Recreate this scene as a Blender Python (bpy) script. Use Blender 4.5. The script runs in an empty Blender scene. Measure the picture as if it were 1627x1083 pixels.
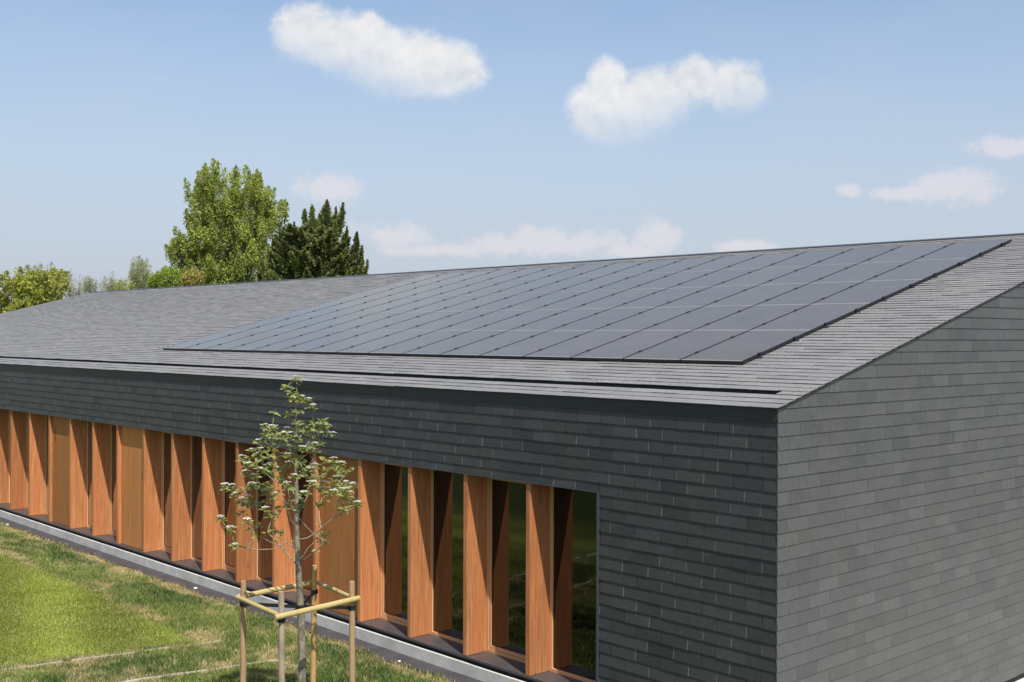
import bpy, math, random
import numpy as np
from mathutils import Vector, Matrix

random.seed(7)
RNG = np.random.default_rng(11)
C = bpy.context.scene.collection
GZ = 4.15                      # height of the eave above the lawn
TH = 0.2551                    # roof pitch
CT, ST = math.cos(TH), math.sin(TH)
LEN = 44.22                    # length of the building
RIDGE_S = 10.72                # slope length
RIDGE_Y = RIDGE_S * CT
DEPTH = 2 * RIDGE_Y
CAM = np.array([7.466, -10.910, 0.793 + GZ])
CR = np.array([0.67631323, 0.73660464, 0.00374526])
CU = np.array([-5.68125228e-03, 1.31828809e-04, 9.99983853e-01])
CF = np.array([-0.73659225, 0.67632359, -0.00427399])
FPX = 1824.63

# ------------------------------------------------------------------ helpers
def link(o, parent=None):
    C.objects.link(o)
    if parent is not None:
        o.parent = parent
    return o

def tag(o, label=None, cat=None, group=None, kind=None):
    if label: o['label'] = label
    if cat: o['category'] = cat
    if group: o['group'] = group
    if kind: o['kind'] = kind
    return o

def empty(name, loc=(0, 0, 0)):
    o = bpy.data.objects.new(name, None)
    o.empty_display_size = 0.2
    o.location = loc
    return link(o)

class MB:
    """collects geometry for one mesh object"""
    def __init__(self):
        self.v = []; self.f = []; self.m = []; self.t = []
    def add(self, vs, fs, mat=0, tint=0.5):
        b = len(self.v)
        self.v.extend([tuple(map(float, q)) for q in vs])
        self.t.extend([tint] * len(vs))
        for q in fs:
            self.f.append(tuple(b + i for i in q)); self.m.append(mat)
    def box(self, x0, x1, y0, y1, z0, z1, mat=0, tint=0.5):
        vs = [(x0,y0,z0),(x1,y0,z0),(x1,y1,z0),(x0,y1,z0),(x0,y0,z1),(x1,y0,z1),(x1,y1,z1),(x0,y1,z1)]
        self.add(vs, [(0,3,2,1),(4,5,6,7),(0,1,5,4),(1,2,6,5),(2,3,7,6),(3,0,4,7)], mat, tint)
    def obox(self, o, ax, ay, az, mat=0, tint=0.5):
        o, ax, ay, az = map(np.asarray, (o, ax, ay, az))
        vs = [o, o+ax, o+ax+ay, o+ay, o+az, o+ax+az, o+ax+ay+az, o+ay+az]
        self.add(vs, [(0,3,2,1),(4,5,6,7),(0,1,5,4),(1,2,6,5),(2,3,7,6),(3,0,4,7)], mat, tint)
    def prism(self, outer, inner, mat=0, tint=0.5):
        n = len(outer)
        fs = [tuple(range(n)), tuple(range(2*n-1, n-1, -1))]
        for i in range(n):
            j = (i+1) % n
            fs.append((j, i, n+i, n+j))
        self.add(list(outer) + list(inner), fs, mat, tint)
    def tube(self, pts, rad, n=8, mat=0, tint=0.5, cap=True):
        pts = [np.array(q, float) for q in pts]
        k = len(pts)
        if not hasattr(rad, '__len__'): rad = [rad]*k
        rings = []
        ref = None
        for i in range(k):
            d = pts[min(i+1, k-1)] - pts[max(i-1, 0)]
            d = d / (np.linalg.norm(d) + 1e-9)
            if ref is None:
                ref = np.array([1., 0, 0]) if abs(d[0]) < .8 else np.array([0, 1., 0])
            a = ref - d * (ref @ d); a /= np.linalg.norm(a) + 1e-9
            b = np.cross(d, a); ref = a
            for j in range(n):
                t = 2*math.pi*j/n
                rings.append(pts[i] + rad[i]*(a*math.cos(t) + b*math.sin(t)))
        fs = []
        for i in range(k-1):
            for j in range(n):
                j2 = (j+1) % n
                fs.append((i*n+j, i*n+j2, (i+1)*n+j2, (i+1)*n+j))
        if cap:
            fs.append(tuple(range(n-1, -1, -1))); fs.append(tuple((k-1)*n+j for j in range(n)))
        self.add(rings, fs, mat, tint)
    def mesh(self, name, mats, smooth=False):
        me = bpy.data.meshes.new(name)
        me.from_pydata(self.v, [], self.f)
        for m in (mats if isinstance(mats, (list, tuple)) else [mats]):
            me.materials.append(m)
        me.polygons.foreach_set('material_index', self.m)
        a = me.attributes.new('tint', 'FLOAT', 'POINT')
        a.data.foreach_set('value', np.array(self.t, np.float32))
        if smooth:
            me.polygons.foreach_set('use_smooth', [True]*len(me.polygons))
        me.update()
        return me
    def build(self, name, mats, parent=None, smooth=False, loc=None):
        o = bpy.data.objects.new(name, self.mesh(name, mats, smooth))
        if loc is not None: o.location = loc
        return link(o, parent)

def quick_mesh(name, verts, nper, mats, parent=None, color=None, tint=None, smooth=False):
    """verts (N,nper,3): N separate polygons of nper corners"""
    N = verts.shape[0]
    me = bpy.data.meshes.new(name)
    me.vertices.add(N*nper); me.loops.add(N*nper); me.polygons.add(N)
    me.vertices.foreach_set('co', verts.reshape(-1).astype(np.float32))
    me.loops.foreach_set('vertex_index', np.arange(N*nper, dtype=np.int32))
    me.polygons.foreach_set('loop_start', np.arange(0, N*nper, nper, dtype=np.int32))
    if color is not None:
        a = me.attributes.new('col', 'FLOAT_COLOR', 'POINT')
        cc = np.ones((N, nper, 4), np.float32); cc[:, :, :3] = color[:, None, :]
        a.data.foreach_set('color', cc.reshape(-1))
    if tint is not None:
        a = me.attributes.new('tint', 'FLOAT', 'POINT')
        a.data.foreach_set('value', np.repeat(tint, nper).astype(np.float32))
    me.materials.append(mats)
    me.update(calc_edges=True); me.validate()
    if smooth: me.polygons.foreach_set('use_smooth', [True]*N)
    return link(bpy.data.objects.new(name, me), parent)

# ------------------------------------------------------------------ materials
class NT:
    def __init__(self, name):
        self.m = bpy.data.materials.new(name); self.m.use_nodes = True
        self.t = self.m.node_tree; self.t.nodes.clear()
        self.out = self.t.nodes.new('ShaderNodeOutputMaterial')
    def n(self, kind, **kw):
        nd = self.t.nodes.new(kind)
        for k, v in kw.items():
            if k in nd.inputs: self.set(nd.inputs[k], v)
            else: setattr(nd, k, v)
        return nd
    def set(self, sock, v):
        if isinstance(v, bpy.types.NodeSocket): self.t.links.new(v, sock)
        else: sock.default_value = v
    def math(self, op, a, b=0.0, clamp=False):
        nd = self.t.nodes.new('ShaderNodeMath'); nd.operation = op; nd.use_clamp = clamp
        self.set(nd.inputs[0], a); self.set(nd.inputs[1], b)
        return nd.outputs[0]
    def mix(self, fac, a, b, blend='MIX'):
        nd = self.t.nodes.new('ShaderNodeMix'); nd.data_type = 'RGBA'; nd.blend_type = blend
        self.set(nd.inputs[0], fac); self.set(nd.inputs[6], a); self.set(nd.inputs[7], b)
        return nd.outputs[2]
    def ramp(self, fac, stops):
        nd = self.t.nodes.new('ShaderNodeValToRGB'); e = nd.color_ramp.elements
        while len(e) > 1: e.remove(e[0])
        for i, (p, c) in enumerate(stops):
            x = e[0] if i == 0 else e.new(p)
            x.position = p
            x.color = (c, c, c, 1) if isinstance(c, (int, float)) else (*c, 1)
        self.set(nd.inputs[0], fac)
        return nd.outputs[0]
    def pos(self): return self.n('ShaderNodeNewGeometry').outputs['Position']
    def mapped(self, scale, vec=None):
        mp = self.n('ShaderNodeMapping'); mp.inputs['Scale'].default_value = scale
        self.set(mp.inputs['Vector'], vec if vec is not None else self.pos())
        return mp.outputs[0]
    def noise(self, scale, vec=None, detail=4, rough=.55, dist=0.0):
        nd = self.n('ShaderNodeTexNoise'); nd.inputs['Scale'].default_value = scale
        nd.inputs['Detail'].default_value = detail; nd.inputs['Roughness'].default_value = rough
        nd.inputs['Distortion'].default_value = dist
        self.set(nd.inputs['Vector'], vec if vec is not None else self.pos())
        return nd.outputs['Fac']
    def attr(self, name, out='Fac'): return self.n('ShaderNodeAttribute', attribute_name=name).outputs[out]
    def bump(self, h, strength=.3, dist=.01):
        b = self.n('ShaderNodeBump'); b.inputs['Strength'].default_value = strength; b.inputs['Distance'].default_value = dist
        self.set(b.inputs['Height'], h); return b.outputs[0]
    def principled(self, **kw):
        p = self.t.nodes.new('ShaderNodeBsdfPrincipled')
        for k, v in kw.items(): self.set(p.inputs[k], v)
        self.t.links.new(p.outputs[0], self.out.inputs['Surface'])
        return p

def rgb(r, g, b): return (r, g, b, 1.0)

def mat_slate(name, c_lo, c_hi, warm, rough=.5, spec=.5, streak=(0, 0, 0)):
    k = NT(name)
    t = k.attr('tint')
    base = k.mix(t, rgb(*c_lo), rgb(*c_hi))
    n1 = k.noise(1.3, detail=3)
    base = k.mix(k.math('MULTIPLY', k.ramp(n1, [(.45, 0.0), (.7, 1.0)]), .45), base, rgb(*warm))
    fine = k.noise(26, vec=k.mapped((1, 1, .35)), detail=6, rough=.7)
    base = k.mix(1.0, base, k.ramp(fine, [(.25, .72), (.5, 1.0), (.78, 1.32)]), 'MULTIPLY')
    spots = k.noise(7.5, detail=5, rough=.65)
    base = k.mix(k.ramp(spots, [(.66, 0.0), (.76, .5)]), base, rgb(.17, .17, .155))
    r = k.ramp(fine, [(.3, rough - .08), (.7, rough + .12)])
    k.principled(**{'Base Color': base, 'Roughness': r, 'Specular IOR Level': spec,
                    'Normal': k.bump(fine, .35, .004)})
    return k.m

def mat_plain(name, col, rough=.5, metal=0.0, var=.25, scale=8, spec=.5, bump=0.0):
    k = NT(name)
    n = k.noise(scale, detail=5, rough=.6)
    base = k.mix(1.0, rgb(*col), k.ramp(n, [(.2, 1 - var), (.8, 1 + var)]), 'MULTIPLY')
    kw = {'Base Color': base, 'Roughness': k.ramp(n, [(.2, max(.02, rough - .07)), (.8, min(1, rough + .07))]), 'Metallic': metal, 'Specular IOR Level': spec}
    if bump: kw['Normal'] = k.bump(n, bump, .01)
    k.principled(**kw)
    return k.m

def mat_timber(name, c1, c2, c3, streak=30, rough=.5, spec=.25):
    k = NT(name)
    rnd = k.n('ShaderNodeObjectInfo').outputs['Random']
    v = k.mapped((1, 1, .045))
    off = k.n('ShaderNodeVectorMath', operation='ADD'); k.set(off.inputs[0], v)
    cx = k.n('ShaderNodeCombineXYZ'); k.set(cx.inputs[2], k.math('MULTIPLY', rnd, 40.0)); k.set(off.inputs[1], cx.outputs[0])
    g = k.noise(streak, vec=off.outputs[0], detail=6, rough=.72, dist=.4)
    g = k.ramp(g, [(.34, 0.0), (.66, 1.0)])
    w = k.noise(9, vec=off.outputs[0], detail=3)
    base = k.mix(g, rgb(*c1), rgb(*c2))
    base = k.mix(k.ramp(w, [(.4, 0.0), (.7, .8)]), base, rgb(*c3))
    base = k.mix(1.0, base, k.ramp(rnd, [(0, .80), (1, 1.14)]), 'MULTIPLY')
    kn = k.noise(3.2, vec=k.mapped((1, 1, .5)), detail=1)
    base = k.mix(k.ramp(kn, [(.76, 0.0), (.80, .5)]), base, rgb(.10, .035, .012))
    k.principled(**{'Base Color': base, 'Roughness': rough, 'Specular IOR Level': spec, 'Normal': k.bump(g, .12, .003)})
    return k.m

M = {}
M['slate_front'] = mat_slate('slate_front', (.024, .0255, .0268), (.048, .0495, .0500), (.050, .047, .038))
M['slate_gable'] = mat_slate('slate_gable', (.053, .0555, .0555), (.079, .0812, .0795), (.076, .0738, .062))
M['slate_roof'] = mat_slate('slate_roof', (.178, .175, .171), (.222, .217, .210), (.232, .219, .192), rough=.55, spec=.28)  # the same dark slate, lightened in colour for sun and gloss on the slope
M['slate_edge'] = mat_plain('dressed_slate_edge', (.085, .087, .084), .6, var=.45, scale=30)
M['fascia'] = mat_plain('fascia_metal', (.022, .0245, .028), .5, var=.12)  # metal strip, darkened in colour to deepen the shadow band under the eave
M['deck'] = mat_plain('roof_underlay', (.03, .03, .03), .8)
M['black'] = mat_plain('black_metal', (.012, .012, .014), .42)
M['dark_metal'] = mat_plain('dark_grey_metal', (.055, .058, .068), .38, spec=.5, var=.12)
M['sill_metal'] = mat_plain('sill_metal', (.062, .056, .058), .42, var=.2, scale=5)
M['alu'] = mat_plain('pale_aluminium', (.36, .35, .335), .4, .3, var=.1)  # short frame edges painted paler for the light they catch
M['steel'] = mat_plain('bright_steel', (.75, .75, .76), .3, .6, var=.05)
M['timber'] = mat_timber('red_cedar_boards', (.30, .115, .042), (.62, .275, .115), (.50, .165, .058))
M['panel_timber'] = mat_timber('cedar_panel', (.38, .155, .050), (.52, .235, .085), (.43, .165, .050), streak=26, rough=.75, spec=.08)
M['frame_timber'] = mat_timber('pale_window_timber', (.56, .29, .13), (.68, .38, .19), (.62, .32, .15))
M['plaster'] = mat_plain('inside_plaster', (.16, .145, .125), .8, var=.1)
M['floor'] = mat_plain('inside_floor', (.08, .07, .06), .6, var=.1)

def mat_glass():
    k = NT('window_glass')
    fr = k.n('ShaderNodeFresnel'); fr.inputs['IOR'].default_value = 1.33
    gl = k.n('ShaderNodeBsdfGlossy'); gl.inputs['Roughness'].default_value = 0.012; gl.inputs['Color'].default_value = rgb(.95, .95, .95)
    w = k.noise(.9, detail=2)
    k.set(gl.inputs['Normal'], k.bump(w, .02, .02))
    tr = k.n('ShaderNodeBsdfTransparent'); tr.inputs['Color'].default_value = rgb(.17, .19, .185)
    mx = k.n('ShaderNodeMixShader')
    inv = k.math('SUBTRACT', 1.0, fr.outputs[0]); inv = k.math('MULTIPLY', inv, inv); inv = k.math('MULTIPLY', inv, inv)   # four surfaces of double glazing
    k.set(mx.inputs[0], k.math('MULTIPLY', k.math('POWER', k.math('SUBTRACT', 1.0, inv), 1.6), 3.0, clamp=True)); k.set(mx.inputs[1], tr.outputs[0]); k.set(mx.inputs[2], gl.outputs[0])
    k.t.links.new(mx.outputs[0], k.out.inputs['Surface'])
    return k.m
M['glass'] = mat_glass()

def mat_pv():
    k = NT('solar_glass')
    rnd = k.n('ShaderNodeObjectInfo').outputs['Random']
    tc = k.n('ShaderNodeTexCoord').outputs['Object']
    sep = k.n('ShaderNodeSeparateXYZ'); k.set(sep.inputs[0], tc)
    def grid(s, period, wid):
        f = k.math('FRACT', k.math('DIVIDE', s, period))
        return k.math('LESS_THAN', k.math('ABSOLUTE', k.math('SUBTRACT', f, .5)), wid)
    g = k.math('MAXIMUM', grid(sep.outputs[0], .158, .012), grid(sep.outputs[1], .158, .012))
    base = k.mix(rnd, rgb(.036, .029, .022), rgb(.050, .041, .032))
    base = k.mix(k.math('MULTIPLY', g, .45), base, rgb(.05, .05, .055))
    dust = k.noise(2.2, detail=5, rough=.6)
    base = k.mix(k.ramp(dust, [(.30, .035), (.8, .14)]), base, rgb(.36, .30, .235))
    k.principled(**{'Base Color': base, 'Roughness': k.ramp(dust, [(.3, .12), (.8, .24)]), 'IOR': 1.5, 'Specular IOR Level': .27, 'Specular Tint': rgb(1.0, .925, .80), 'Sheen Weight': .34, 'Sheen Roughness': .4, 'Sheen Tint': rgb(1, .86, .66)})
    return k.m
M['pv'] = mat_pv()

def mat_concrete(name, col, var=.2):
    k = NT(name)
    a = k.noise(3, detail=5); b = k.noise(60, detail=3)
    base = k.mix(1.0, rgb(*col), k.ramp(a, [(.25, 1 - var), (.75, 1 + var)]), 'MULTIPLY')
    base = k.mix(1.0, base, k.ramp(b, [(.3, .86), (.7, 1.1)]), 'MULTIPLY')
    k.principled(**{'Base Color': base, 'Roughness': .85, 'Normal': k.bump(b, .4, .006)})
    return k.m
M['kerb'] = mat_concrete('kerb_concrete', (.54, .515, .46))
M['strip'] = mat_concrete('dark_paving', (.052, .046, .048), .3)
M['edging'] = mat_concrete('pale_edging', (.40, .345, .265), .4)
M['paving'] = mat_concrete('cream_paving', (.62, .58, .50), .12)

def mat_col(name, attr='col', transl=.25, rough=.6, spec=.25, var=.15, under=None):
    k = NT(name)
    c = k.attr(attr, 'Color')
    if under:
        bf = k.n('ShaderNodeNewGeometry').outputs['Backfacing']
        c = k.mix(k.math('MULTIPLY', bf, .55), c, rgb(*under))
    p = k.t.nodes.new('ShaderNodeBsdfPrincipled')
    k.set(p.inputs['Base Color'], c); p.inputs['Roughness'].default_value = rough; p.inputs['Specular IOR Level'].default_value = spec
    t = k.n('ShaderNodeBsdfTranslucent'); k.set(t.inputs['Color'], c)
    mx = k.n('ShaderNodeMixShader'); mx.inputs[0].default_value = transl
    k.set(mx.inputs[1], p.outputs[0]); k.set(mx.inputs[2], t.outputs[0])
    k.t.links.new(mx.outputs[0], k.out.inputs['Surface'])
    return k.m
M['leaf'] = mat_col('tree_leaf', transl=.5)
M['needle'] = mat_col('conifer_needles', transl=.25)
M['young_leaf'] = mat_col('young_leaf', transl=.5, rough=.55, spec=.2, under=(.34, .37, .18))
M['petal'] = mat_col('petal', transl=.3)
M['grass'] = mat_col('grass_blades', transl=.3, rough=.55)

def mat_lawn():
    k = NT('lawn_soil_and_turf')
    c = k.attr('col', 'Color')
    f = k.noise(55, detail=5, rough=.7); g = k.noise(9, detail=4)
    c = k.mix(1.0, c, k.ramp(f, [(.25, .55), (.75, 1.35)]), 'MULTIPLY')
    c = k.mix(1.0, c, k.ramp(g, [(.3, .8), (.7, 1.15)]), 'MULTIPLY')
    k.principled(**{'Base Color': c, 'Roughness': .9, 'Specular IOR Level': .15, 'Normal': k.bump(f, .8, .03)})
    return k.m
M['lawn'] = mat_lawn()

def mat_ground():
    k = NT('far_grassland')
    a = k.noise(.05, detail=6); b = k.noise(8, detail=4)
    c = k.ramp(a, [(.3, (.05, .075, .018)), (.6, (.085, .11, .03)), (.8, (.13, .13, .05))])
    c = k.mix(1.0, c, k.ramp(b, [(.3, .7), (.7, 1.2)]), 'MULTIPLY')
    k.principled(**{'Base Color': c, 'Roughness': .95, 'Specular IOR Level': .1})
    return k.m
M['ground'] = mat_ground()

def mat_bark(name, c1, c2, scale=14):
    k = NT(name)
    a = k.noise(scale, vec=k.mapped((1, 1, .6)), detail=5, rough=.7, dist=.5)
    b = k.noise(scale*5, detail=3)
    c = k.ramp(a, [(.32, c1), (.62, c2)])
    c = k.mix(1.0, c, k.ramp(b, [(.3, .75), (.7, 1.15)]), 'MULTIPLY')
    k.principled(**{'Base Color': c, 'Roughness': .8, 'Specular IOR Level': .2, 'Normal': k.bump(a, .5, .01)})
    return k.m
M['bark_young'] = mat_bark('young_bark', (.10, .085, .058), (.30, .265, .195), 20)
M['bark_pale'] = mat_bark('pale_bark', (.12, .105, .08), (.24, .215, .175), 3)
M['bark_dark'] = mat_bark('dark_bark', (.05, .035, .025), (.10, .07, .05), 4)
M['twig'] = mat_bark('twig_bark', (.20, .17, .115), (.36, .31, .21), 30)

def mat_pole(name, c1, c2, c3):
    k = NT(name)
    a = k.noise(24, vec=k.mapped((1, 1, .10)), detail=5, rough=.65, dist=.3); b = k.noise(5, detail=4)
    c = k.mix(a, rgb(*c1), rgb(*c2)); c = k.mix(k.ramp(b, [(.45, 0.0), (.7, .7)]), c, rgb(*c3))
    k.principled(**{'Base Color': c, 'Roughness': .75, 'Specular IOR Level': .2, 'Normal': k.bump(a, .4, .006)})
    return k.m
M['stake_tan'] = mat_pole('tan_pole', (.30, .185, .095), (.46, .30, .165), (.33, .24, .14))
M['stake_grey'] = mat_pole('greyed_pole', (.26, .20, .14), (.44, .36, .26), (.22, .17, .12))
M['stake_gold'] = mat_pole('golden_pole', (.42, .25, .085), (.58, .37, .145), (.34, .22, .09))
M['rail_wood'] = mat_pole('treated_rail', (.36, .28, .115), (.52, .41, .19), (.42, .28, .10))
M['strap'] = mat_plain('black_rubber', (.010, .010, .011), .55)
M['stone'] = mat_concrete('white_stone', (.78, .76, .72), .1)

# ------------------------------------------------------------------ noise in python
def vnoise(x, y, seed=0):
    xi = np.floor(x).astype(np.int64); yi = np.floor(y).astype(np.int64)
    xf = x - xi; yf = y - yi
    def h(a, b):
        q = (a*374761393 + b*668265263 + seed*982451653) & 0xffffffff
        q = ((q ^ (q >> 13)) * 1274126177) & 0xffffffff
        return ((q ^ (q >> 16)) & 0xffff) / 65535.0
    u = xf*xf*(3-2*xf); v = yf*yf*(3-2*yf)
    return (h(xi, yi)*(1-u) + h(xi+1, yi)*u)*(1-v) + (h(xi, yi+1)*(1-u) + h(xi+1, yi+1)*u)*v
def fbm(x, y, seed=0, o=4):
    s = 0; a = .5; t = 0
    for i in range(o):
        s = s + a*vnoise(x*2**i, y*2**i, seed+i*17); t += a; a *= .55
    return s/t
def sstep(a, b, x):
    t = np.clip((x-a)/(b-a), 0, 1); return t*t*(3-2*t)

# ------------------------------------------------------------------ BUILDING
B = empty('slate_building', (0, 0, 0))
tag(B, 'long low building clad in dark grey slate with a row of timber fins', 'building')

GA = .156
Z_OPEN = GZ - 1.233            # underside of the lintel
X_R, X_L = -2.745, -32.35      # opening
SILL = GZ - 3.91
FIN_P = 1.345

def clip(poly, fn):
    out = []
    n = len(poly)
    for i in range(n):
        a, b = poly[i], poly[(i+1) % n]
        fa, fb = fn(a), fn(b)
        if fa >= 0: out.append(a)
        if (fa >= 0) != (fb >= 0):
            t = fa/(fa-fb); out.append((a[0]+t*(b[0]-a[0]), a[1]+t*(b[1]-a[1])))
    return out

def chamfer(mb, u1, z0, z1, zb, zt, to3d, thick, proud, w):
    q = []
    for z in (z0, z1):
        kk = (z-zb)/(zt-zb); d = proud*(1-kk) + .003*kk
        q.append((to3d(u1-w, z, d+.0003), to3d(u1+.0004, z, d-thick*.75)))
    mb.add([q[0][0], q[0][1], q[1][1], q[1][0]], [(0, 1, 2, 3)], 1, float(RNG.random()))

def slate(mb, poly, zb, zt, to3d, thick, proud, rot=0.0):
    """poly in (u,z); to3d(u,z,d) -> 3-D with d = distance out of the wall"""
    cx = sum(q[0] for q in poly)/len(poly)
    outer = []; inner = []
    for (u, z) in poly:
        k = (z-zb)/(zt-zb)
        d = proud*(1-k) + .003*k
        z2 = z + rot*(u-cx)
        outer.append(to3d(u, z2, d)); inner.append(to3d(u, z2, d-thick))
    mb.prism(outer, inner, 0, float(np.clip(RNG.normal(.5, .24), 0, 1)))

# facade slates (wall plane y = 0, outwards -y)
mb = MB()
f3 = lambda u, z, d: (u, -d + .0145, z)
k = 0
zb = GZ - .172
while zb > .10:
    zt = zb + GA + .03
    if k == 0: zt = GZ - .004
    off = (k % 2)*.21 + RNG.uniform(-.02, .02)
    x1 = 0.0
    x = -off
    edges = [0.0]
    while x > -LEN:
        if x < -.06: edges.append(x)
        x -= .42 + RNG.uniform(-.006, .006)
    edges.append(-LEN)
    for a, b in zip(edges[1:], edges[:-1]):
        w0, w1 = a + .0026, b - .0026
        z0 = zb + RNG.uniform(-.0015, .0015); zz = zt
        spans = [(w0, w1)]
        if z0 < Z_OPEN - .02 and zt - .03 > Z_OPEN + .02:      # course cut by the lintel
            if w1 > X_L and w0 < X_R:
                sp = []
                if w0 < X_L: sp.append((w0, X_L, z0))
                sp.append((max(w0, X_L), min(w1, X_R), Z_OPEN + .012))
                if w1 > X_R: sp.append((X_R, w1, z0))
            else: sp = [(w0, w1, z0)]
        elif zt - .03 <= Z_OPEN + .02:
            sp = []
            if w0 < X_L: sp.append((w0, min(w1, X_L), z0))
            if w1 > X_R: sp.append((max(w0, X_R + .0), w1, z0))
        else:
            sp = [(w0, w1, z0)]
        for (p0, p1, q0) in sp:
            if p1 - p0 < .03: continue
            th_, pr_ = .0085 + RNG.uniform(-.001, .0012), .0165 + RNG.uniform(-.0018, .0030)
            ch = RNG.random() < .42 and p1 < -.05
            wch = RNG.uniform(.005, .013) if ch else 0.0
            cl = RNG.uniform(0, .010) if RNG.random() < .3 else 0.0      # knocked corners
            cr = RNG.uniform(0, .012) if RNG.random() < .3 else 0.0
            sk = RNG.uniform(-.0035, .0035)
            slate(mb, [(p0, q0+cl), (p0+.012, q0), (p1-wch-.012, q0+sk), (p1-wch, q0+cr+sk), (p1-wch, zz), (p0, zz)], q0-.004, zz, f3, th_, pr_, 0)
            if ch:
                chamfer(mb, p1, q0+cr+sk, zz, q0-.004, zz, f3, th_, pr_, wch)
    zb -= GA; k += 1
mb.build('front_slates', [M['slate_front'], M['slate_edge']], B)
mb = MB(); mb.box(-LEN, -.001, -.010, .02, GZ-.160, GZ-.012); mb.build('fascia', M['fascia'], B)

# gable slates (wall plane x = 0, outwards +x)
def gable_clip(poly):
    p = clip(poly, lambda q: (GZ - .012 + math.tan(TH)*q[0]) - q[1])
    return clip(p, lambda q: (GZ - .012 + math.tan(TH)*(DEPTH - q[0])) - q[1]) if p else p
mb = MB()
g3 = lambda u, z, d: (d - .012 + .006, u, z)
kmax = int((RIDGE_S*ST + .6)/GA)
for k in range(-kmax, 28):
    zb = GZ - .168 - k*GA; zt = zb + GA + .03
    if zb < -.16: break
    y = -.004 - ((k % 2)*.23 + RNG.uniform(0, .05)) if k % 2 == 0 else -.004
    edges = [-.004]
    y = (.42 if k % 2 else .21) + RNG.uniform(-.03, .03)
    while y < DEPTH:
        edges.append(y); y += .42 + RNG.uniform(-.008, .008)
    edges.append(DEPTH)
    for a, b in zip(edges[:-1], edges[1:]):
        z0 = zb + RNG.uniform(-.0012, .0012)
        poly = gable_clip([(a+.0012, z0), (b-.0012, z0), (b-.0012, zt), (a+.0012, zt)])
        if len(poly) < 3: continue
        slate(mb, poly, z0, zt, g3, .0080, .0150 + RNG.uniform(-.0008, .0014), RNG.normal(0, .0010))
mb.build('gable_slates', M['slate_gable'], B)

# roof slates: (u, s) -> plane of the front slope
def R3(u, s, h): return np.array([u, s*CT - h*ST, s*ST + h*CT + GZ])
SLOT0, SLOT1, SLOTX = .462, .600, -.335
mb = MB()
course = [(-.045, .175), (.13, .16), (.29, SLOT0-.29)]
s = SLOT0
course.append((SLOT0, SLOT1-SLOT0)); s = SLOT1
while s < RIDGE_S - .05:
    course.append((s, min(GA, RIDGE_S - s))); s += GA
for k, (s0, g) in enumerate(course):
    x = .022; first = True
    off = (.21 if k % 2 else .42) + RNG.uniform(-.02, .02)
    while x > -LEN:
        w = off if first else .42 + RNG.uniform(-.006, .006); first = False
        xa = max(x - w, -LEN); a, b = xa + .0022, x - .0022; x = xa
        if k == 3:
            if a < SLOTX:
                a = max(a, SLOTX)
                if b - a < .02: continue
        top = s0 + g + (.0 if k == 2 else .035)
        top = min(top, RIDGE_S)
        z0 = s0 + RNG.uniform(-.0025, .0025)
        pr = .0135 + RNG.uniform(-.003, .0045)
        rot = RNG.normal(0, .002)
        outer = []; inner = []
        for (u, ss) in [(a, z0), (b, z0), (b, top), (a, top)]:
            kk = (ss-z0)/(top-z0); d = pr*(1-kk) + .003*kk
            s2 = ss + rot*(u-(a+b)/2)
            outer.append(R3(u, s2, d)); inner.append(R3(u, s2, d-.0075))
        mb.prism(outer, inner, 0, float(np.clip(RNG.normal(.5, .25), 0, 1)))
roof = mb.build('roof_slates', M['slate_roof'], B)
# deck, gutter trough, rear slope
mb = MB()
def slab(s0, s1, x0, x1, h0, h1):
    o = R3(x0, s0, h0); mb.obox(o, (x1-x0, 0, 0), R3(x0, s1, h0)-o, R3(x0, s0, h1)-o)
slab(0.0, SLOT0-.002, -LEN+.02, -.005, -.16, -.006)
slab(SLOT1+.004, RIDGE_S-.02, -LEN+.02, -.005, -.16, -.0065)
slab(SLOT0-.002, SLOT1+.004, SLOTX+.004, -.005, -.16, -.0055)
o = np.array([-LEN, RIDGE_Y, GZ + RIDGE_S*ST])
mb.obox(o + np.array([0, 0, -.2]), (LEN + .02, 0, 0), (0, RIDGE_Y, -RIDGE_S*ST), (0, 0, .19))
mb.build('roof_deck', M['deck'], B)
mb = MB()
slab(SLOT0-.001, SLOT1+.003, -LEN+.03, SLOTX+.003, -.15, -.11)
mb.build('gutter', M['black'], B)
# ridge cap and verge trims
mb = MB()
o = R3(-LEN-.01, RIDGE_S-.11, .016); mb.obox(o, (LEN+.04, 0, 0), R3(-LEN-.01, RIDGE_S+.004, .016)-o, (0, 0, .011))
o2 = np.array([-LEN-.01, RIDGE_Y-.002, GZ+RIDGE_S*ST+.014]); mb.obox(o2, (LEN+.04, 0, 0), (0, .11, -.028), (0, 0, .011))
mb.build('ridge_cap', M['dark_metal'], B)
for xx in (.0185, -LEN-.012):
    mb = MB(); o = R3(xx, -.028, -.022); mb.obox(o, (.005, 0, 0), R3(xx, RIDGE_S, -.022)-o, R3(xx, -.028, -.008)-o)
    mb.build('verge_trim', M['black'], B)
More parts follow.
